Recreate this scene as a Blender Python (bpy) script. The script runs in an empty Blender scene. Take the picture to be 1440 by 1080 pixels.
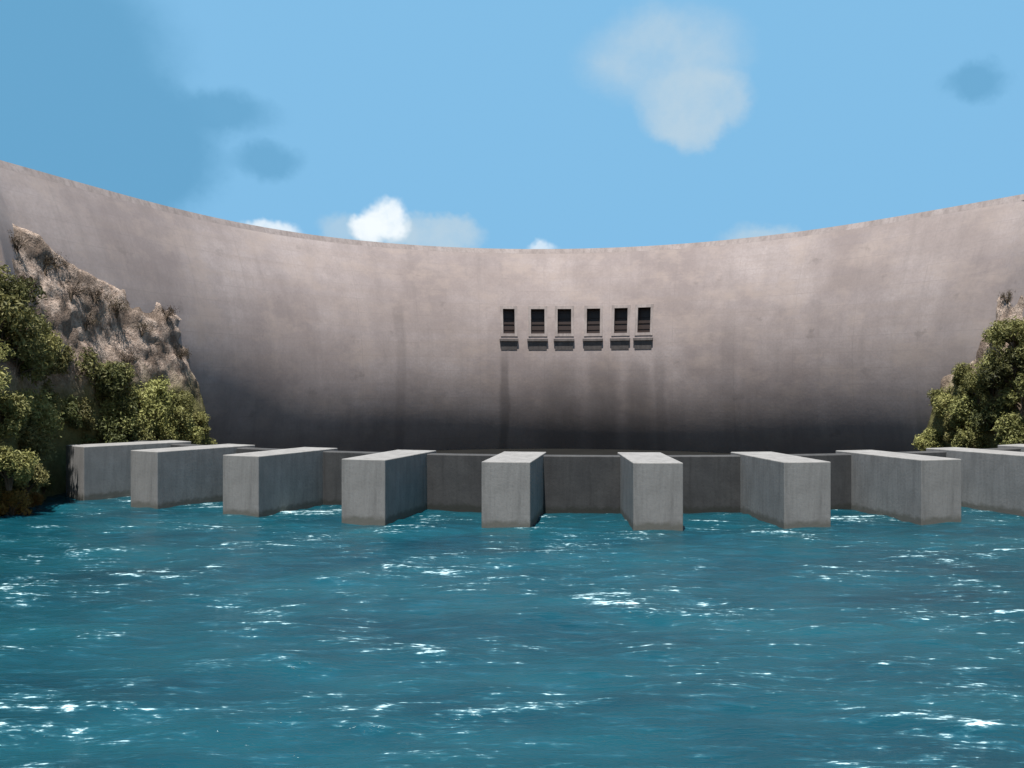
import bpy, bmesh, math, random
import numpy as np
from mathutils import Vector, Matrix, noise
R = math.radians
S = bpy.context.scene
col = S.collection
random.seed(7)

# ------------------------------------------------------------------ camera
CAMZ = 13.08
cd = bpy.data.cameras.new("camera"); cam = bpy.data.objects.new("camera", cd); col.objects.link(cam)
cam.location = (0, 0, CAMZ); cam.rotation_euler = (R(90), 0, 0)
cd.lens = 33.81; cd.sensor_width = 36; cd.clip_start = 0.5; cd.clip_end = 20000
S.camera = cam

# ------------------------------------------------------------------ exposure
S.view_settings.view_transform = 'Standard'; S.view_settings.look = 'None'
S.view_settings.exposure = 1.0; S.view_settings.gamma = 1; S.view_settings.use_curve_mapping = False

# ------------------------------------------------------------------ sun
SUN_EL, SUN_AZ = 76, 18           # azimuth: degrees to the left of straight behind the camera
sd = Vector((-math.sin(R(SUN_AZ)) * math.cos(R(SUN_EL)), -math.cos(R(SUN_AZ)) * math.cos(R(SUN_EL)), math.sin(R(SUN_EL))))
sl = bpy.data.lights.new("sun", 'SUN'); sl.energy = 5.0; sl.angle = R(0.5); sl.color = (1, 0.965, 0.92)
so = bpy.data.objects.new("sun", sl); col.objects.link(so); so.rotation_euler = sd.to_track_quat('Z', 'Y').to_euler()

# ------------------------------------------------------------------ node helpers
def nn(nt, t, **k):
    n = nt.nodes.new(t)
    for a, v in k.items():
        if a.startswith('i_'): n.inputs[a[2:].replace('_', ' ')].default_value = v
        else: setattr(n, a, v)
    return n
def math_n(nt, op, a, b=None, c=None, clamp=False):
    n = nt.nodes.new('ShaderNodeMath'); n.operation = op; n.use_clamp = clamp
    for i, v in enumerate((a, b, c)):
        if v is None: continue
        if hasattr(v, 'links'): nt.links.new(v, n.inputs[i])
        else: n.inputs[i].default_value = v
    return n.outputs[0]
def mixc(nt, f, a, b, blend='MIX'):
    n = nt.nodes.new('ShaderNodeMix'); n.data_type = 'RGBA'; n.blend_type = blend; n.clamp_factor = True
    for s, v in ((n.inputs[0], f), (n.inputs[6], a), (n.inputs[7], b)):
        if hasattr(v, 'links'): nt.links.new(v, s)
        elif s.type == 'RGBA': s.default_value = (*v[:3], 1)
        else: s.default_value = v
    return n.outputs[2]
def ramp(nt, fac, stops):
    n = nt.nodes.new('ShaderNodeValToRGB'); e = n.color_ramp.elements
    while len(e) < len(stops): e.new(0.5)
    for x, (p, c) in zip(e, stops):
        x.position = p; x.color = (c, c, c, 1) if not hasattr(c, '__len__') else (*c, 1)
    nt.links.new(fac, n.inputs[0]); return n.outputs[0]
def smooth(nt, v, a, b):
    n = nt.nodes.new('ShaderNodeMapRange'); n.interpolation_type = 'SMOOTHSTEP'
    nt.links.new(v, n.inputs[0]); n.inputs[1].default_value = a; n.inputs[2].default_value = b
    return n.outputs[0]

# ------------------------------------------------------------------ sky
w = bpy.data.worlds.new("World"); S.world = w; w.use_nodes = True
nt = w.node_tree; nt.nodes.clear(); L = nt.links
out = nn(nt, 'ShaderNodeOutputWorld'); bg = nn(nt, 'ShaderNodeBackground'); bg.inputs[1].default_value = 0.0627
L.new(bg.outputs[0], out.inputs[0])
tc = nn(nt, 'ShaderNodeTexCoord')
# the sky is sampled a little above the true direction: deep blue comes down close to the horizon
up = nn(nt, 'ShaderNodeVectorMath', operation='MULTIPLY_ADD'); up.inputs[1].default_value = (1, 1, .55); up.inputs[2].default_value = (0, 0, .42)
L.new(tc.outputs['Generated'], up.inputs[0])
nrm = nn(nt, 'ShaderNodeVectorMath', operation='NORMALIZE'); L.new(up.outputs[0], nrm.inputs[0])
sky = nn(nt, 'ShaderNodeTexSky', sky_type='NISHITA', sun_disc=False, sun_elevation=R(SUN_EL), sun_rotation=R(180 + SUN_AZ), altitude=0, air_density=1.0, dust_density=0.3, ozone_density=1.0)
L.new(nrm.outputs[0], sky.inputs[0])
SKYC = (2.06, 4.72, 7.25)
szz = nn(nt, 'ShaderNodeSeparateXYZ'); L.new(tc.outputs['Generated'], szz.inputs[0])
lowsky = math_n(nt, 'MULTIPLY', smooth(nt, szz.outputs[2], .95, .36), .8)
base = mixc(nt, lowsky, mixc(nt, .65, sky.outputs[0], (.6, 1.3, 2.3)), SKYC)
wn = nn(nt, 'ShaderNodeTexNoise'); wn.inputs['Scale'].default_value = 9; wn.inputs['Detail'].default_value = 5; wn.inputs['Roughness'].default_value = .68
L.new(tc.outputs['Generated'], wn.inputs['Vector'])
wsub = nn(nt, 'ShaderNodeVectorMath', operation='SUBTRACT'); L.new(wn.outputs['Color'], wsub.inputs[0]); wsub.inputs[1].default_value = (.5, .5, .5)
wsc = nn(nt, 'ShaderNodeVectorMath', operation='SCALE'); wsc.inputs['Scale'].default_value = .055; L.new(wsub.outputs[0], wsc.inputs[0])
wadd = nn(nt, 'ShaderNodeVectorMath', operation='ADD'); L.new(tc.outputs['Generated'], wadd.inputs[0]); L.new(wsc.outputs[0], wadd.inputs[1])
DEEP = (1.12, 3.05, 4.95); PALE = (3.75, 5.05, 6.1); WHITE = (7.4, 7.9, 8.2)
# cloud banks: compass bearing and height above the horizon in degrees, half width, half height, colour, strength, edge
clouds = [(-31, 17, 11.5, 8.0, DEEP, 1, .25), (-22.5, 12.5, 5.5, 4.6, DEEP, 1, .25), (-17.5, 15.0, 3.4, 1.3, DEEP, .9, .5), (-14.6, 12.6, 2.0, 1.1, DEEP, .8, .5),
          (25.6, 15.7, 1.7, 1.1, DEEP, .8, .5),
          (10.8, 15.8, 3.2, 1.9, PALE, .95, .3), (10.7, 14.2, 1.3, .9, PALE, .7, .5), (9.0, 18.6, 4.2, 2.6, PALE, .8, .5),
          (-14.5, 8.55, 2.1, .75, WHITE, .9, .4), (-9.8, 8.9, 1.4, .9, PALE, .7, .5), (-4.4, 8.7, 2.8, 1.2, PALE, .95, .3), (-7.2, 8.8, 2.2, .8, PALE, .9, .4),
          (-7.2, 9.7, 1.3, 1.35, WHITE, 1, .35), (-8.2, 9.1, 1.1, .8, WHITE, 1, .4),
          (1.9, 8.0, .9, .45, WHITE, .7, .6), (14.8, 8.2, 2.6, .85, PALE, .85, .5), (-28, 27, 9, 3, PALE, .5, .8), (24, 26, 7, 2.4, PALE, .6, .8), (60, 14, 12, 4, WHITE, .8, .6), (-75, 16, 14, 5, WHITE, .8, .6), (140, 18, 15, 5, PALE, .8, .6), (-150, 15, 18, 5, PALE, .8, .6)]
c_ = base
ctn = nn(nt, 'ShaderNodeTexNoise'); ctn.inputs['Scale'].default_value = 26; ctn.inputs['Detail'].default_value = 6; ctn.inputs['Roughness'].default_value = .6
L.new(wadd.outputs[0], ctn.inputs['Vector']); tex = ramp(nt, ctn.outputs['Fac'], [(.30, .62), (.62, 1)])
for az, el, hw, hh, cc, st, edge in clouds:
    a, e = R(az), R(el)
    d0 = Vector((math.sin(a) * math.cos(e), math.cos(a) * math.cos(e), math.sin(e)))
    sx = Vector((math.cos(a), -math.sin(a), 0)); sz = d0.cross(sx) * -1
    if sz.z < 0: sz = -sz
    def dot(v):
        n = nn(nt, 'ShaderNodeVectorMath', operation='DOT_PRODUCT'); L.new(wadd.outputs[0], n.inputs[0]); n.inputs[1].default_value = v; return n.outputs['Value']
    X = math_n(nt, 'MULTIPLY_ADD', dot(sx / math.sin(R(hw))), 1.0, -d0.dot(sx) / math.sin(R(hw)))
    Z = math_n(nt, 'MULTIPLY_ADD', dot(sz / math.sin(R(hh))), 1.0, -d0.dot(sz) / math.sin(R(hh)))
    rr = math_n(nt, 'SQRT', math_n(nt, 'ADD', math_n(nt, 'MULTIPLY', X, X), math_n(nt, 'MULTIPLY', Z, Z)))
    m = nn(nt, 'ShaderNodeMapRange', interpolation_type='SMOOTHSTEP'); L.new(rr, m.inputs[0]); m.inputs[1].default_value = 1 + edge * .6; m.inputs[2].default_value = 1 - edge
    front = math_n(nt, 'GREATER_THAN', dot(d0), 0.2)
    f = math_n(nt, 'MULTIPLY', math_n(nt, 'MULTIPLY', m.outputs[0], st), front)
    if cc is not DEEP: f = math_n(nt, 'MULTIPLY', f, tex)
    c_ = mixc(nt, f, c_, cc)
L.new(c_, bg.inputs[0])

# ------------------------------------------------------------------ materials
def mat(name, rough=.8, spec=.3):
    m = bpy.data.materials.new(name); m.use_nodes = True
    b = m.node_tree.nodes['Principled BSDF']; b.inputs['Roughness'].default_value = rough
    b.inputs['Specular IOR Level'].default_value = spec
    return m, m.node_tree, b
def noise_n(nt, vec, scale, detail=4, rough=.55, stretch=None):
    n = nt.nodes.new('ShaderNodeTexNoise'); n.inputs['Scale'].default_value = scale
    n.inputs['Detail'].default_value = detail; n.inputs['Roughness'].default_value = rough
    if stretch:
        mp = nt.nodes.new('ShaderNodeMapping'); mp.inputs['Scale'].default_value = stretch
        nt.links.new(vec, mp.inputs['Vector']); vec = mp.outputs[0]
    nt.links.new(vec, n.inputs['Vector']); return n.outputs['Fac']
def bump(nt, b, h, strength, dist):
    n = nt.nodes.new('ShaderNodeBump'); n.inputs['Strength'].default_value = strength; n.inputs['Distance'].default_value = dist
    nt.links.new(h, n.inputs['Height']); nt.links.new(n.outputs[0], b.inputs['Normal'])

# concrete of the dam face (UV: metres along the face, metres above the water)
M_dam, nt, b = mat("dam_concrete", .9, .15)
uv = nn(nt, 'ShaderNodeUVMap', uv_map='UVMap').outputs[0]
big = noise_n(nt, uv, .045, 5, .6); med = noise_n(nt, uv, .22, 6, .65); fine = noise_n(nt, uv, 2.2, 4, .7)
band = noise_n(nt, uv, 1.0, 4, .6, (.02, .42, 1)); drip = noise_n(nt, uv, 1.0, 5, .65, (.55, .035, 1))
c = mixc(nt, ramp(nt, big, [(.38, 0), (.60, 1)]), (.250, .207, .196), (.362, .308, .292))
c = mixc(nt, ramp(nt, med, [(.35, .45), (.60, 0)]), c, (.215, .180, .172))
c = mixc(nt, ramp(nt, band, [(.40, .30), (.58, 0)]), c, (.275, .222, .195))
c = mixc(nt, ramp(nt, drip, [(.50, 0), (.72, .22)]), c, (.17, .145, .135))
c = mixc(nt, ramp(nt, fine, [(.38, .22), (.6, 0)]), c, (.18, .15, .14))
warm = noise_n(nt, uv, .11, 6, .7, (1, 1.7, 1))
c = mixc(nt, ramp(nt, warm, [(.50, 0), (.64, .5)]), c, (.35, .285, .25))
c = mixc(nt, ramp(nt, noise_n(nt, uv, .30, 4, .6, (.7, 1, 1)), [(.64, 0), (.72, .4)]), c, (.16, .135, .125))
# old lift lines and construction joints
sp = nn(nt, 'ShaderNodeSeparateXYZ'); nt.links.new(uv, sp.inputs[0])
lift = math_n(nt, 'LESS_THAN', math_n(nt, 'FRACT', math_n(nt, 'DIVIDE', sp.outputs[1], 2.6)), .045)
joint = math_n(nt, 'LESS_THAN', math_n(nt, 'FRACT', math_n(nt, 'DIVIDE', sp.outputs[0], 13.0)), .012)
c = mixc(nt, math_n(nt, 'MULTIPLY', math_n(nt, 'MAXIMUM', lift, joint), ramp(nt, med, [(.4, .04), (.65, .30)])), c, (.19, .16, .15))
# wet seepage streaks running down under the gates, each with its own ragged outline
ragg = math_n(nt, 'MULTIPLY', math_n(nt, 'SUBTRACT', noise_n(nt, uv, .35, 4, .6, (1, .35, 1)), .5), 5.0)
for u0, wd, top, bot, st in ((-7.9, 1.3, 21, -3, .42), (23.6, 1.5, 21, -3, .24), (3.5, 5.2, 19.5, -3, .32), (12.0, 4.2, 19.5, -3, .34), (19, 3.2, 19.5, -3, .30), (-30, 1.6, 30, 6, .2), (38, 2.4, 27, 0, .15)):
    du = math_n(nt, 'ABSOLUTE', math_n(nt, 'SUBTRACT', math_n(nt, 'ADD', sp.outputs[0], math_n(nt, 'MULTIPLY', ragg, .35)), u0))
    mu = smooth(nt, du, wd, wd * .35); zz = math_n(nt, 'ADD', sp.outputs[1], ragg)
    c = mixc(nt, math_n(nt, 'MULTIPLY', math_n(nt, 'MULTIPLY', mu, smooth(nt, zz, top, top - 5)), st), c, (.07, .06, .058))
# painted shade: face colour darkened towards the undercut foot, with a ragged upper edge
shade_z = math_n(nt, 'ADD', sp.outputs[1], math_n(nt, 'ADD', ragg, math_n(nt, 'MULTIPLY', math_n(nt, 'SUBTRACT', drip, .5), 7)))
c = mixc(nt, math_n(nt, 'MULTIPLY', smooth(nt, shade_z, 14.5, 1.0), .55), c, (.045, .038, .032))
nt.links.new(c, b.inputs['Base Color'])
bump(nt, b, math_n(nt, 'ADD', med, math_n(nt, 'MULTIPLY', fine, .3)), .25, .12)

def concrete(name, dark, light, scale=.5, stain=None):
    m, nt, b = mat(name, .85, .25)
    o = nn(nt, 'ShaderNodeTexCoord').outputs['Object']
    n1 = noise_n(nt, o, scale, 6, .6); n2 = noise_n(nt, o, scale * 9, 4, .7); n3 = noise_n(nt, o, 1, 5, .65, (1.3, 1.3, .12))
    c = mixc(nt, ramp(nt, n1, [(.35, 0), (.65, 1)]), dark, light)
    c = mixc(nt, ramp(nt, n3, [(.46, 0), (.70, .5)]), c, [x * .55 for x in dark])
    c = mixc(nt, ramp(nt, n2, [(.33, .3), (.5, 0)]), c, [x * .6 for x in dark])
    if stain:
        g = nn(nt, 'ShaderNodeNewGeometry').outputs['Position']; s = nn(nt, 'ShaderNodeSeparateXYZ'); nt.links.new(g, s.inputs[0])
        zz = math_n(nt, 'ADD', s.outputs[2], math_n(nt, 'MULTIPLY', math_n(nt, 'SUBTRACT', noise_n(nt, o, 1.4, 4), .5), 1.0))
        c = mixc(nt, math_n(nt, 'MULTIPLY', smooth(nt, zz, .85, .35), .8), c, stain)
    nt.links.new(c, b.inputs['Base Color']); bump(nt, b, n2, .35, .04)
    return m
M_pier = concrete("pier_concrete", (.178, .174, .168), (.222, .217, .21), .4, (.09, .088, .074))
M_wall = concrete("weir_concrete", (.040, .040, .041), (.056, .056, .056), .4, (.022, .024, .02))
M_crest = concrete("crest_concrete", (.235, .195, .18), (.30, .255, .24), .3)
M_frame = concrete("frame_concrete", (.235, .198, .185), (.30, .258, .24), .5)
M_sill = concrete("sill_concrete", (.088, .076, .071), (.125, .11, .103), .9)
M_gate, nt, b = mat("gate_steel", .55, .4)
o = nn(nt, 'ShaderNodeTexCoord').outputs['Object']
nt.links.new(mixc(nt, noise_n(nt, o, 1.2, 5), (.012, .005, .003), (.022, .009, .005)), b.inputs['Base Color'])

# rock and soil of the banks
M_rock, nt, b = mat("bank_rock", .95, .1)
o = nn(nt, 'ShaderNodeTexCoord').outputs['Object']
n1 = noise_n(nt, o, .28, 6, .62); n2 = noise_n(nt, o, .9, 6, .7); n3 = noise_n(nt, o, 3.5, 4, .7)
c = mixc(nt, ramp(nt, n2, [(.36, 0), (.60, 1)]), (.26, .19, .15), (.45, .355, .29))
c = mixc(nt, ramp(nt, n1, [(.47, 0), (.56, .8)]), c, (.13, .095, .072))
c = mixc(nt, ramp(nt, n3, [(.35, .5), (.5, 0)]), c, (.06, .045, .035))
g = nn(nt, 'ShaderNodeNewGeometry').outputs['Position']; s = nn(nt, 'ShaderNodeSeparateXYZ'); nt.links.new(g, s.inputs[0])
zz = math_n(nt, 'ADD', s.outputs[2], math_n(nt, 'MULTIPLY', math_n(nt, 'SUBTRACT', n1, .5), 12))
c = mixc(nt, smooth(nt, zz, 16, 10), c, mixc(nt, n2, (.05, .05, .018), (.17, .155, .065)))   # mossy scrub soil low on the bank
nt.links.new(c, b.inputs['Base Color']); bump(nt, b, math_n(nt, 'ADD', n2, math_n(nt, 'MULTIPLY', n3, .5)), .9, .6)

def leaf_mat(name, a, bcol, c3):
    m, nt, b = mat(name, .6, .25)
    at = nn(nt, 'ShaderNodeAttribute', attribute_name='leafvar').outputs['Fac']
    oi = nn(nt, 'ShaderNodeObjectInfo').outputs['Random']
    c = mixc(nt, ramp(nt, at, [(.0, 0), (.75, 1)]), a, bcol)
    c = mixc(nt, ramp(nt, at, [(.8, 0), (1, 1)]), c, c3)
    hs = nn(nt, 'ShaderNodeHueSaturation'); nt.links.new(c, hs.inputs['Color'])
    nt.links.new(math_n(nt, 'MULTIPLY_ADD', oi, .35, .55), hs.inputs['Value']); nt.links.new(math_n(nt, 'MULTIPLY_ADD', oi, .03, .485), hs.inputs['Hue'])
    nt.links.new(hs.outputs[0], b.inputs['Base Color'])
    tr = nn(nt, 'ShaderNodeBsdfTranslucent'); nt.links.new(hs.outputs[0], tr.inputs[0])
    mx = nn(nt, 'ShaderNodeMixShader'); mx.inputs[0].default_value = .28
    nt.links.new(b.outputs[0], mx.inputs[1]); nt.links.new(tr.outputs[0], mx.inputs[2])
    nt.links.new(mx.outputs[0], nt.nodes['Material Output'].inputs[0])
    return m
LEAF = dict(olive=leaf_mat("olive_leaves", (.12, .125, .04), (.31, .30, .11), (.46, .43, .22)),
            dark=leaf_mat("dark_leaves", (.05, .06, .022), (.17, .175, .06), (.28, .27, .11)),
            yellow=leaf_mat("yellow_leaves", (.20, .20, .06), (.46, .44, .17), (.60, .56, .30)),
            rust=leaf_mat("rusty_leaves", (.20, .12, .03), (.42, .27, .07), (.5, .36, .11)),
            dry=leaf_mat("dry_twigs", (.075, .055, .032), (.15, .115, .075), (.22, .18, .12)))
M_bark, nt, b = mat("bark", .9, .1)
nt.links.new(mixc(nt, noise_n(nt, nn(nt, 'ShaderNodeTexCoord').outputs['Object'], 5), (.04, .03, .022), (.12, .09, .065)), b.inputs['Base Color'])

# ------------------------------------------------------------------ object helpers
def link(name, me, m=None, parent=None):
    o = bpy.data.objects.new(name, me); col.objects.link(o)
    if m: me.materials.append(m)
    if parent: o.parent = parent
    return o
def tag(o, label=None, cat=None, group=None, kind=None):
    if label: o['label'] = label
    if cat: o['category'] = cat
    if group: o['group'] = group
    if kind: o['kind'] = kind
    return o
def mesh(name, verts, faces, smooth_=False):
    me = bpy.data.meshes.new(name); me.from_pydata([tuple(map(float, v)) for v in verts], [], faces); me.update()
    if smooth_: me.polygons.foreach_set('use_smooth', [True] * len(me.polygons))
    return me
def grid_faces(nu, nv, skip=()):
    return [(i * nv + j, (i + 1) * nv + j, (i + 1) * nv + j + 1, i * nv + j + 1) for i in range(nu - 1) for j in range(nv - 1) if (i, j) not in skip]

# ------------------------------------------------------------------ water
def axis(lo, hi, step, far, g=1.25):
    a = list(np.arange(lo, hi, step)); d = step; x = a[-1]
    while x < far: d *= g; x += d; a.append(x)
    d = step; x = a[0]; b_ = []
    while x > -far: d *= g; x -= d; b_.append(x)
    return np.array(b_[::-1] + a)
xs = axis(-62, 62, .34, 5000); ys = axis(24, 122, .27, 5000)
X, Y = np.meshgrid(xs, ys, indexing='ij')
fade = np.clip(1 - np.maximum(np.abs(X) - 62, 0) / 40, 0, 1) * np.clip(1 - np.maximum(Y - 122, 24 - Y) / 40, 0, 1)
rng = np.random.default_rng(5); Zw = np.zeros_like(X)
for i in range(46):
    lam = 1.3 * 1.085 ** i * .75 + .3; th = rng.normal(0, .55) + math.pi / 2 + .15; k = 2 * math.pi / lam
    ph = rng.uniform(0, 6.28); a = .0052 * lam ** .8 if lam < 9 else .0052 * 9 ** .8 * (9 / lam)
    q = k * (X * math.cos(th) + Y * math.sin(th)) + ph
    Zw += a * (np.sin(q) + .28 * np.cos(2 * q))
Zw *= fade
V = np.stack([X, Y, Zw], -1).reshape(-1, 3)
me = bpy.data.meshes.new("water"); nu, nv = len(xs), len(ys)
I, J = np.meshgrid(np.arange(nu - 1), np.arange(nv - 1), indexing='ij'); k0 = (I * nv + J).ravel()
F = np.stack([k0, k0 + nv, k0 + nv + 1, k0 + 1], -1)
me.vertices.add(len(V)); me.vertices.foreach_set('co', V.ravel())
me.loops.add(F.size); me.loops.foreach_set('vertex_index', F.ravel().astype(np.int32))
me.polygons.add(len(F)); me.polygons.foreach_set('loop_start', np.arange(0, F.size, 4, dtype=np.int32))
me.polygons.foreach_set('use_smooth', np.ones(len(F), dtype=bool)); me.update(calc_edges=True)
M_water, nt, b = mat("water", .16, .5); b.inputs['IOR'].default_value = 1.33
o = nn(nt, 'ShaderNodeNewGeometry').outputs['Position']
n1 = noise_n(nt, o, 1, 5, .6, (.05, .11, 0)); n2 = noise_n(nt, o, 1, 6, .65, (.32, 1.1, 0)); n3 = noise_n(nt, o, 1, 5, .6, (1.6, 4.2, 0))
n4 = noise_n(nt, o, 1, 3, .5, (.085, .10, 0))
c = mixc(nt, ramp(nt, n1, [(.32, 0), (.68, 1)]), (.0015, .025, .038), (.0045, .054, .072))
c = mixc(nt, ramp(nt, n2, [(.50, 0), (.66, .7)]), c, (.007, .060, .088))
s = nn(nt, 'ShaderNodeSeparateXYZ'); nt.links.new(o, s.inputs[0])
crest = smooth(nt, s.outputs[2], .02, .16)
fo = math_n(nt, 'ADD', math_n(nt, 'MULTIPLY', n2, .48), math_n(nt, 'ADD', math_n(nt, 'MULTIPLY', n3, .41), math_n(nt, 'MULTIPLY', n4, .30)))
fo = math_n(nt, 'ADD', fo, math_n(nt, 'MULTIPLY', crest, .05))
foam = smooth(nt, fo, .69, .745)
c = mixc(nt, math_n(nt, 'MULTIPLY', smooth(nt, fo, .63, .71), .4), c, (.045, .14, .17))
c = mixc(nt, foam, c, (.38, .52, .55))
nt.links.new(c, b.inputs['Base Color'])
nt.links.new(math_n(nt, 'MULTIPLY_ADD', foam, .5, .14), b.inputs['Roughness'])
bump(nt, b, math_n(nt, 'ADD', n2, math_n(nt, 'MULTIPLY', n3, .40)), .65, .25)
tag(link("water", me, M_water), kind='structure')

# ------------------------------------------------------------------ dam
DC = (6.23, 124.39); TOP = 39.08
PCO = (3.5815, 1.5612, -8.2801, -1.3762, 67.5176)
def plan_r(p):
    q = min(max(p, -1.72), 1.40); return sum(k * q ** (4 - i) for i, k in enumerate(PCO))
PROF = ([-4, 0, 4.5, 8, 11, 14, 18, 23, 28, 33, 39.08], [-24, -19, -12.8, -9.2, -6.5, -3, 2, 8, 13, 18, 22])
zt = np.linspace(-4, TOP, 400); rt = np.cumsum(np.tan(np.radians(np.interp(zt, *PROF)))) * (zt[1] - zt[0]); rt -= rt[-1]
def dam_pt(p, z, off=0.0):
    r = plan_r(p) + float(np.interp(z, zt, rt)) + off
    r += math.tan(R(5.5)) * (min(z, TOP) - TOP) * math.exp(-((p + .72) / .36) ** 2)      # the face straightens towards its left flank
    return (DC[0] + r * math.sin(p), DC[1] + r * math.cos(p), z)
P0, P1 = -1.86, 1.62
wins = [(-.130, -.086), (-.044, .006), (.038, .088), (.128, .177), (.213, .262), (.286, .334)]
WZ0, WZ1 = 22.7, 28.0
edges = sorted([e for w_ in wins for e in w_])
ps = sorted(set([round(x, 4) for x in np.linspace(P0, P1, 175) if all(abs(x - e) > .006 for e in edges)] + edges))
zs = sorted(set([round(float(x), 3) for x in np.linspace(-3, TOP, 60) if abs(x - WZ0) > .3 and abs(x - WZ1) > .3] + [WZ0, WZ1]))
dam = bpy.data.objects.new("arch_dam", None); col.objects.link(dam); dam.location = (DC[0], DC[1] + 67, 0)
tag(dam, "tall curved pinkish grey concrete dam wall with six dark gates near its middle", "dam")
def dparent(o): o.parent = dam; o.matrix_parent_inverse = Matrix.Translation(dam.location).inverted()
skip = set()
for a, b_ in wins:
    i = ps.index(a)
    while ps[i] < b_ - 1e-6:
        j = zs.index(WZ0)
        while zs[j] < WZ1 - 1e-6: skip.add((i, j)); j += 1
        i += 1
nv = len(zs); V = [dam_pt(p, z) for p in ps for z in zs]; F = grid_faces(len(ps), nv, skip); ngf = len(F)
n0 = len(V); TH = 6.0
V += [dam_pt(p, TOP - .0005, .0005) for p in ps]; n1_ = n0; n0 = len(V)
V += [dam_pt(p, TOP, TH) for p in ps] + [(*dam_pt(p, TOP, TH + 4)[:2], -3) for p in ps]
for i in range(len(ps) - 1):
    F.append((n1_ + i, n1_ + i + 1, n0 + i + 1, n0 + i)); F.append((n0 + i, n0 + i + 1, n0 + len(ps) + i + 1, n0 + len(ps) + i))
F += [tuple(list(range(0, nv)) + [n0, n0 + len(ps)]), tuple(list(range((len(ps) - 1) * nv, len(ps) * nv))[::-1] + [n0 + 2 * len(ps) - 1, n0 + len(ps) - 1])]
me = mesh("dam_face", V, F, True)
me.polygons.foreach_set('use_smooth', [i < ngf for i in range(len(F))])
uvl = me.uv_layers.new(name='UVMap')
uvv = [(p * 65, z) for p in ps for z in zs] + [(p * 65, TOP) for p in ps] + [(p * 65, TOP + TH) for p in ps] + [(p * 65, TOP + TH + 40) for p in ps]
for lp in me.loops: uvl.data[lp.index].uv = uvv[lp.vertex_index]
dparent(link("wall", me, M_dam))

def curved_boxes(boxes, nseg=3):
    """boxes (p0,p1,z0,z1,off0,off1[,extra bottom lean]) that follow the face; negative offset stands proud of it"""
    V, F = [], []
    for bx in boxes:
        p0, p1, z0, z1, o0, o1 = bx[:6]; ln = bx[6] if len(bx) > 6 else 0
        n = max(2, nseg); k = len(V)
        for i in range(n + 1):
            p = p0 + (p1 - p0) * i / n
            V += [dam_pt(p, z0, o0 + ln), dam_pt(p, z0, o1), dam_pt(p, z1, o1), dam_pt(p, z1, o0)]
        for i in range(n):
            a = k + i * 4; c_ = a + 4
            for q in range(4): F.append((a + q, a + (q + 1) % 4, c_ + (q + 1) % 4, c_ + q))
        F.append((k, k + 3, k + 2, k + 1)); e = k + n * 4; F.append((e, e + 1, e + 2, e + 3))
    me = mesh("m", V, F); bm = bmesh.new(); bm.from_mesh(me); bmesh.ops.recalc_face_normals(bm, faces=bm.faces); bm.to_mesh(me); bm.free()
    return me
# crest: low parapet with a coping, following the rim
me = curved_boxes([(P0, P1, TOP + .003, TOP + 1.0, .45, .9, -.447)], 150); me.name = "parapet"
dparent(link("parapet", me, M_crest))
me = curved_boxes([(P0, P1, TOP + .003, TOP + .9, TH - .5, TH - .1)], 150); me.name = "rear_parapet"
dparent(link("rear_parapet", me, M_crest))
hw = .0042
for a, b_ in wins:
    j = .12
    fr = [(a - hw, a + .004, WZ0 - .35, WZ1 + .35, -j, 1.5), (b_ - .004, b_ + hw, WZ0 - .35, WZ1 + .35, -j, 1.5),
          (a + .004, b_ - .004, WZ1 - .25, WZ1 + .347, -j + .01, 1.5), (a + .004, b_ - .004, WZ0 - .347, WZ0 + .2, -j + .01, 1.5)]
    me = curved_boxes(fr, 2); me.name = "window_frame"; fo_ = link("window", me, M_frame); dparent(fo_)
    me = curved_boxes([(a + .0045, b_ - .0045, WZ0 + .21, WZ1 - .26, .95, 1.1)] +
                      [(a + .0045, b_ - .0045, z, z + .14, .87, .948) for z in np.linspace(WZ0 + .9, WZ1 - 1.0, 4)], 2); me.name = "gate_pane"
    pn = link("pane", me, M_gate); pn.parent = fo_
    pa, pb = a - .008, b_ + .006
    me = curved_boxes([(pa, pb, 21.4, 21.85, -.5, .3), (pa + .004, pb - .004, 19.7, 21.398, -.32, .5, .25)], 3); me.name = "sill"
    sl_ = link("sill", me, M_sill); sl_.parent = fo_

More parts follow.
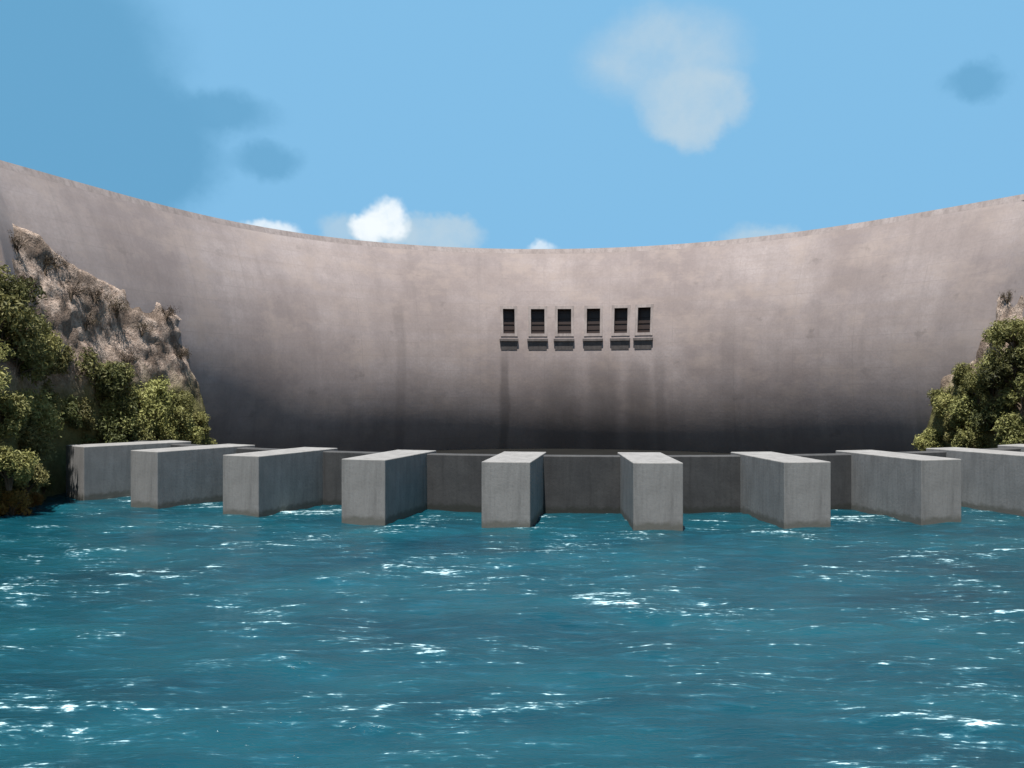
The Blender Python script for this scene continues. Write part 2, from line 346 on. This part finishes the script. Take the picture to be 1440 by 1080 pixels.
# ------------------------------------------------------------------ banks
def bank(name, knots, sgn, seed):
    K = np.array(knots, float); t = np.linspace(0, len(K) - 1, 190)
    def ev(u): return [float(np.interp(u, range(len(K)), K[:, i])) for i in range(5)]
    vs = np.concatenate([np.linspace(-.35, 0, 4)[:-1], np.linspace(0, 1, 46), [1.15, 1.4, 2.2, 4, 8, 16]])
    def pt(u, v, disp=True):
        sx, sy, tx, ty, tz = ev(u)
        dx, dy = tx - sx, ty - sy; l = math.hypot(dx, dy)
        if v <= 1:
            g = max(v, 0) ** 1.5 + min(v, 0); x, y = sx + dx * g, sy + dy * g
            z = tz * max(v, 0) ** .85 + (v * 9 if v < 0 else 0)
        else:
            e = (v - 1) * 5; x, y = tx + dx / l * e, ty + dy / l * e
            z = tz - min(e, 3) * .35 + max(0, e - 12) * .12
        if disp:
            a = min(1, max(.0, v * 6 + .5)) * (1 if v <= 1 else .3)
            n = noise.fractal(Vector((x * .16, y * .16, z * .16 + seed)), 1, 2, 5) * .65 + noise.noise(Vector((x * .7, y * .7, z * .7))) * .28
            r = (1 - abs(noise.noise(Vector((x * .3, y * .3, z * .45 + 9))))) * .4
            q = (n + r) * a * min(1, tz / 9 + .15)
            x += -sgn * q * .85; y += -.5 * q; z += q * .35
        return (x, y, z)
    V = [pt(u, v) for u in t for v in vs]; F = grid_faces(len(t), len(vs))
    if sgn > 0: F = [f[::-1] for f in F]
    tag(link(name, mesh(name, V, F, True), M_rock), kind='structure')
    return pt
LK = [(-90, -60, -190, -70, 110), (-75, 5, -150, 15, 95), (-62, 40, -115, 50, 70), (-55, 70, -74, 88, 44), (-50.3, 92, -61.5, 108, 34), (-52, 105, -59.7, 113.5, 32.3), (-54, 112, -58.3, 117.5, 31),  # first knots lie out of view, raised to cut low sky light
      (-52.8, 118, -56.4, 121.2, 28.3), (-50.5, 124, -54, 128, 26.3), (-47.5, 132, -51, 136.6, 24.7), (-45.5, 138, -48.9, 142.2, 22), (-45, 141, -48.3, 144.6, 17.4),
      (-45, 144, -48.3, 147, 11), (-45, 150, -47.4, 152.3, 6.3), (-45, 155, -47, 156, 2.5), (-46, 158, -46.8, 158.5, .4)]
RK = [(100, -60, 200, -70, 110), (90, 5, 165, 15, 95), (75, 55, 125, 60, 60), (66, 90, 82, 104, 34), (66, 112, 75, 120, 31), (65.5, 122, 71.5, 129, 28.5), (64.5, 129, 68.8, 136, 25.2),  # same on this side: unseen first knots raised against the low sky light
      (63.5, 134, 67.3, 138.5, 18.6), (62.5, 139, 65, 142.1, 16.5), (61.8, 143, 63.8, 145.2, 12), (62, 147, 63.9, 149, 4.8), (62, 150, 64, 151.4, .8)]
V = []
for i in range(90):                                    # unseen hill ring added behind the viewer to block low sky light
    a = R(178 + 184 * i / 89)
    for j in range(14):
        r = 120 + j * 16; z = -3 + 150 * (j / 13) ** .8
        n = noise.fractal(Vector((math.cos(a) * 3, math.sin(a) * 3, j * .3)), 1, 2, 5) * 14 * min(1, j / 3)
        V.append((math.cos(a) * (r + n), -45 + math.sin(a) * (r + n), z + n * .5))
tag(link("added_hills", mesh("added_hills", V, grid_faces(90, 14), True), M_rock), kind='structure')
left = bank("left_bank", LK, -1, 3.0); right = bank("right_bank", RK, 1, 11.0)

# floor sheet, painted near-black as shade, between the weir wall and the foot of the dam
fl = [(AC_[0] + math.sin(t) * 86, AC_[1] - math.cos(t) * 86, .35) for AC_ in [(13.4627, 183.7602)] for t in np.linspace(-.9, .66, 60)]
fl += [(dam_pt(p, .35, 2)) for p in np.linspace(1.1, -1.05, 60)]
M_floor, nt, b = mat("shade_floor", .9, .05)
o = nn(nt, 'ShaderNodeTexCoord').outputs['Object']
nt.links.new(mixc(nt, noise_n(nt, o, .15, 6), (.006, .006, .006), (.014, .014, .013)), b.inputs['Base Color'])
tag(link("ground", mesh("ground", fl, [tuple(range(120))]), M_floor), kind='structure')

# ------------------------------------------------------------------ piers and weir wall
AC = (13.4627, 183.7602); AR = 97.3765; PW, PL, PH = 4.4857, 13.4102, 6.0
wv, wf = [], []
WR0, WR1 = AR - 10.6, AR - 12.2; NA = 120
ths = np.linspace(-.95, .70, NA)
for th in ths:
    s_, c2 = math.sin(th), -math.cos(th)
    for r_, z in ((WR0, -3), (WR0, 5.72), (WR0 - .12, 5.8), (WR1 + .12, 5.8), (WR1, 5.72), (WR1, -3)): wv.append((AC[0] + s_ * r_, AC[1] + c2 * r_, z))
for i in range(NA - 1):
    for j in range(5): wf.append((i * 6 + j, i * 6 + j + 1, i * 6 + j + 7, i * 6 + j + 6))
wf += [tuple(range(6)), tuple(range((NA - 1) * 6, NA * 6))[::-1]]
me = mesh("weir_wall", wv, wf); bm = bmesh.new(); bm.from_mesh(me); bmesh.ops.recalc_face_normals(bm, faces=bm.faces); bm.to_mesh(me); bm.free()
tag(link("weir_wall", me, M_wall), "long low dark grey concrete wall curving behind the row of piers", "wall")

bm = bmesh.new(); bmesh.ops.create_cube(bm, size=1)
for v in bm.verts: v.co = Vector((v.co.x * PW, v.co.y * PL + PL / 2, v.co.z * 9 - 4.5 + PH))
bmesh.ops.bevel(bm, geom=[e for e in bm.edges], offset=.07, segments=2, profile=.5, affect='EDGES')
pm = bpy.data.meshes.new("pier"); bm.to_mesh(pm); bm.free(); pm.materials.append(M_pier)
plabels = ["leftmost pier, beside the left bank bushes, its front very narrow",
           "second pier from the left bank, narrow front and long dark right side",
           "third pier from the left bank, partly hiding the one behind it",
           "fourth pier from the left, with water showing on both sides of its front",
           "fifth pier from the left, standing below and left of the six dark gates",
           "sixth pier from the left, below the right end of the gates",
           "seventh pier from the left, its paler left side facing the middle",
           "last pier on the right whose whole front face shows",
           "pier cut by the right photo edge, its long left side showing",
           "rightmost pier, just a strip of its top showing at the edge"]
for i in range(10):
    th = -.7094 + i * .1412
    o = link("pier", pm) ; o.location = (AC[0] + math.sin(th) * AR, AC[1] - math.cos(th) * AR, 0); o.rotation_euler = (0, 0, th)
    tag(o, plabels[i], "pier", "square grey concrete piers standing in an arc in the water")

# ------------------------------------------------------------------ shrubs
def tube(V, F, pts, rad, n=6):
    k = len(V)
    for i, p in enumerate(pts):
        d = (pts[min(i + 1, len(pts) - 1)] - pts[max(i - 1, 0)]).normalized(); a = d.orthogonal().normalized(); b_ = d.cross(a)
        for q in range(n):
            t = 2 * math.pi * q / n; V.append(p + (a * math.cos(t) + b_ * math.sin(t)) * rad[i])
    for i in range(len(pts) - 1):
        for q in range(n): F.append((k + i * n + q, k + i * n + (q + 1) % n, k + (i + 1) * n + (q + 1) % n, k + (i + 1) * n + q))
def shrub_meshes(seed, nleaf, size, aspect=1.0, gap=0.0):
    rd = random.Random(seed); Vb, Fb = [], []; lumps = []
    for i in range(15):
        a = rd.uniform(0, 6.28); e = rd.uniform(.12, 1.0); r = rd.uniform(.35, .72) * (1.15 - .55 * e)
        c = Vector((math.cos(a) * r, math.sin(a) * r, .12 + e * .85 * aspect)); lumps.append((c, rd.uniform(.20, .42), rd.uniform(.2, .9)))
    for c, rr, _ in lumps:
        mid = Vector((c.x * .35, c.y * .35, c.z * .45)) + Vector((rd.uniform(-.08, .08), rd.uniform(-.08, .08), 0))
        tube(Vb, Fb, [Vector((c.x * .08, c.y * .08, -.25)), mid * .5, mid, c], [.05, .038, .026, .008])
        for k in range(3):
            e = c + Vector((rd.gauss(0, 1), rd.gauss(0, 1), rd.gauss(0, 1))).normalized() * rr * .9
            tube(Vb, Fb, [mid.lerp(c, .5), c.lerp(e, .5), e], [.016, .010, .004], 4)
    Vl, Fl, cv = [], [], []
    for i in range(nleaf):
        c, rr, tone = lumps[rd.randrange(len(lumps))]
        d = Vector((rd.gauss(0, 1), rd.gauss(0, 1), rd.gauss(0, 1))).normalized()
        nz = noise.noise(d * 2.2 + c * 5)
        if nz < -.25 + gap: continue
        p = c + d * rr * (rd.random() ** .35) * (1 + .5 * nz)
        if p.z < -.1: continue
        n = (d + Vector((rd.gauss(0, .7), rd.gauss(0, .7), rd.gauss(0, .7) + .3))).normalized()
        t = n.orthogonal().normalized(); t.rotate(Matrix.Rotation(rd.uniform(0, 6.28), 3, n)); s2 = n.cross(t)
        l = size * rd.uniform(.6, 1.35); w_ = l * rd.uniform(.32, .5); k = len(Vl)
        Vl += [p - t * l * .5, p + s2 * w_ * .5 + n * l * .08, p + t * l * .5 - n * l * .1, p - s2 * w_ * .5 + n * l * .08]; Fl.append((k, k + 1, k + 2, k + 3))
        v = min(1, max(0, tone * .62 + rd.uniform(-.2, .38))); cv += [v] * 4
    mb = mesh("stems", Vb, Fb, True); mb.materials.append(M_bark)
    def leafmesh(kind):
        ml = mesh("foliage", Vl, Fl); at = ml.attributes.new('leafvar', 'FLOAT', 'POINT'); at.data.foreach_set('value', cv); ml.materials.append(LEAF[kind]); return ml
    return mb, leafmesh
SHR = [shrub_meshes(s, 5200, .125, a) for s, a in ((1, 1.0), (2, 1.25), (3, .85), (4, 1.1))]
DRY = [shrub_meshes(s, 1300, .09, a, .12) for s, a in ((11, .8), (12, .7))]
cache = {}
def shrub(pt, u, v, scale, var, kind, label, group, name="shrub", cat="bush"):
    key = (var, kind)
    if key not in cache:
        mb, lf = (DRY if kind == 'dry' else SHR)[var]; cache[key] = (mb, lf(kind))
    mb, ml = cache[key]; x, y, z = pt(u, v)
    r = bpy.data.objects.new(name, None); col.objects.link(r); r.location = (x - (0 if pt is right or kind == 'dry' or v < .1 else 1.7 if 5.2 < u < 7.3 else .3) + (1.0 if pt is left and v < .1 and u < 4.8 else 0), y, z - .25 * scale * .3); r.scale = (scale,) * 3
    r.rotation_euler = (random.uniform(-.12, .12), random.uniform(-.12, .12), random.uniform(0, 6.28))
    r.empty_display_size = .2; tag(r, label, cat, group)
    for nm, m_ in (("stems", mb), ("foliage", ml)):
        o = bpy.data.objects.new(nm, m_); col.objects.link(o); o.parent = r
# u, v on the bank, size, shape, foliage, label
GL, GR = "bushes covering the left bank", "bushes covering the right bank"
for a in [
    (3.64, .50, 3.9, 1, 'dark', "tall dark green bush, highest of the green bushes at the left photo edge"),
    (4.41, .44, 3.6, 0, 'olive', "olive bush just below the bare rocks, right of the tall dark bush"),
    (3.64, .36, 3.5, 3, 'olive', "large olive bush at the left edge, halfway up the bank"),
    (5.18, .36, 3.6, 0, 'olive', "broad olive bush midway up, directly above the dark hollow"),
    (5.95, .34, 3.9, 3, 'olive', "olive bush under the brown rocks, above the leftmost pier"),
    (5.63, .22, 2.7, 2, 'dark', "dark bush behind the front corner of the leftmost pier"),
    (6.71, .29, 3.9, 1, 'dark', "dark upright bush in the middle of the group above the first pier"),
    (6.46, .12, 3.2, 2, 'dark', "low dark bush peeping just over the first pier's top"),
    (7.35, .24, 3.6, 0, 'yellow', "yellow green bush rising above the second pier's front"),
    (7.22, .09, 3.0, 3, 'olive', "small olive bush low behind the first pier's long side"),
    (8.12, .24, 3.3, 2, 'olive', "olive bush second from the right end of the left bushes"),
    (8.63, .14, 2.9, 0, 'yellow', "pale yellow bush at the right end of the left bushes"),
    (9.91, .10, 2.0, 2, 'yellow', "little yellowish bush touching the foot of the dam on the left"),
    (3.39, .17, 3.0, 1, 'olive', "olive bush low at the left edge above the yellow one"),
    (4.35, .18, 3.4, 0, 'olive', "grey olive bush left of the dark hollow, low on the bank"),
    (4.50, .02, 1.3, 2, 'dark', "very dark bush in the hollow left of the first pier"),
    (3.52, .03, 2.5, 0, 'yellow', "yellow green bush leaning over the water at the left edge"),
    (3.85, .00, 1.3, 2, 'rust', "small orange tinged bush at the waterline by the dark hollow"),
    (3.28, -.02, 1.9, 3, 'rust', "rusty yellow bush at the waterline in the left photo corner"),
    (3.8, .11, 2.6, 3, 'olive', "olive bush low between the rusty waterline bush and the dark hollow"),
    (3.2, .07, 2.6, 0, 'yellow', "yellow green bush right above the rusty one in the left corner"),
    (5.25, .40, 3.0, 1, 'olive', "olive bush in the dip of bare rock above the first pier's front"),
    (5.15, .25, 2.8, 3, 'olive', "olive bush above the top left corner of the first pier"),
    (4.2, .42, 3.2, 0, 'yellow', "sunny yellow green bush left of the bare rock dip"),
    (4.9, .50, 2.9, 2, 'olive', "rounded olive bush at the lower edge of the bare rocks on the left"),
    (5.5, .44, 2.9, 0, 'olive', "olive bush pressed against the bare rocks, above the first pier's near end"),
    (6.2, .42, 2.8, 3, 'dark', "dark olive bush on the left bank directly under a bare pale rock face"),
    (6.9, .36, 2.9, 1, 'olive', "olive bush on the left bank, left of the highest yellow green one"),
    (7.0, .22, 3.0, 3, 'olive', "full olive bush just over the middle of the first pier's long side"),
    (7.8, .36, 2.6, 0, 'yellow', "highest yellow green bush above the second pier"),
    (8.5, .30, 2.3, 3, 'olive', "olive bush high at the right end of the left bushes, against the dam"),
    (9.3, .22, 2.0, 1, 'yellow', "narrow yellow green bush last but one before the bare dam face"),
    (6.0, .22, 2.7, 2, 'olive', "olive bush peeping over the first pier right of its front corner"),
    (4.3, .30, 3.3, 1, 'olive', "upright olive bush above the dark hollow on the left bank"),
    (3.0, .30, 3.1, 1, 'yellow', "sunlit yellow green bush cut by the left edge, low over the water"),
    (3.1, .56, 3.6, 0, 'olive', "olive bush cut by the left photo edge just under the topmost dark bush"),
    (3.35, .42, 4.2, 3, 'olive', "olive bush at the left edge between the tall dark bush and the lower large one"),
    (3.9, .20, 3.2, 2, 'yellow', "yellow green bush in the lower middle of the left edge group"),
    (4.85, .14, 2.7, 1, 'olive', "olive bush leaning over the dark hollow by the first pier"),
    (7.9, .14, 2.7, 3, 'yellow', "yellow green bush seen over the far end of the first pier"),
    (2.6, .25, 4.5, 0, 'olive', "big olive bush cut by the left photo edge, nearest the camera"),
    (2.7, .60, 4.2, 3, 'dark', "dark bush high on the bank, cut by the left photo edge")]:
    shrub(left, a[0] + 1, a[1], a[2] * 1.2, *a[3:], GL)
for a in [
    (4.16, .88, 2.3, 0, 'dry', "brown scrub near the rim, topmost of the dry scrub on the left"),
    (5.18, .86, 2.3, 1, 'dry', "brown scrub on the upper left rocks, second from the top"),
    (5.95, .82, 2.4, 0, 'dry', "brown scrub in the middle of the bare rocks, above a dark crack"),
    (6.58, .86, 2.2, 1, 'dry', "greyish scrub on the upper edge of the bare rocks against the dam"),
    (7.10, .84, 2.3, 0, 'dry', "olive brown scrub near the upper right end of the bare rocks"),
    (8.25, .92, 2.0, 1, 'dry', "lone grey scrub hanging on the rightmost shoulder of the rocks"),
    (7.22, .56, 1.9, 0, 'dry', "small brown scrub just above the yellow green bush"),
    (5.6, .93, 2.2, 1, 'dry', "brown scrub at the upper rim of the rocks, third from the top left"),
    (6.3, .70, 2.1, 0, 'dry', "brown scrub low in the middle of the bare left rocks"),
    (7.6, .76, 2.0, 1, 'dry', "brown scrub in the notch between the two rock shoulders on the left"),
    (8.7, .70, 1.8, 0, 'dry', "brown scrub on the right rock shoulder, lower than the lone grey one"),
    (4.09, .70, 2.5, 1, 'dry', "faded scrub between the bare rocks and the tall dark bush")]:
    shrub(left, a[0] + 1, *a[1:], "dry scrub on the left bank rocks", "dry_shrub", "scrub")
for a in [
    (4.34, .52, 3.5, 1, 'olive', "tall olive bush, highest of the green bushes at the right photo edge"),
    (4.43, .42, 3.4, 0, 'dark', "dark bush on the right bank below the tallest olive one"),
    (4.16, .28, 3.5, 3, 'olive', "olive bush at the right photo edge, midway down the bank"),
    (5.02, .42, 2.9, 1, 'olive', "upright olive bush right of the pale rounded bush"),
    (6.62, .40, 3.0, 0, 'yellow', "pale rounded yellow green bush at the left end of the right bushes"),
    (7.58, .18, 2.4, 2, 'yellow', "low yellow bush against the dam, leftmost on the right bank"),
    (5.89, .30, 3.0, 3, 'olive', "olive bush in the middle of the right bushes, above the ninth pier"),
    (5.62, .12, 2.7, 2, 'olive', "low olive bush peeping over the top of the ninth pier"),
    (4.95, .70, 2.3, 2, 'olive', "small olive bush directly under the lone grey brown scrub on the right"),
    (6.2, .66, 2.1, 3, 'olive', "small olive bush on the rock step between the two halves of the right bank"),
    (5.5, .45, 2.9, 2, 'olive', "rounded olive bush covering the rocks above the right bushes"),
    (6.2, .22, 2.8, 1, 'yellow', "yellow green bush directly above the far end of the ninth pier"),
    (7.1, .55, 2.2, 0, 'olive', "olive bush on top of the left shoulder of the right bank"),
    (4.84, .22, 3.0, 0, 'dark', "blackish bush in the gap among the right bushes"),
    (4.29, .12, 3.0, 3, 'olive', "low olive bush at the right edge just above the piers")]:
    shrub(right, a[0] + 1, a[1], a[2] * 1.2, *a[3:], GR)
shrub(right, 5.75, .93, 1.9, 1, 'dry', "lone grey brown scrub on the right bank, close against the dam", None, "dry_shrub", "scrub")
bpy.context.view_layer.update()
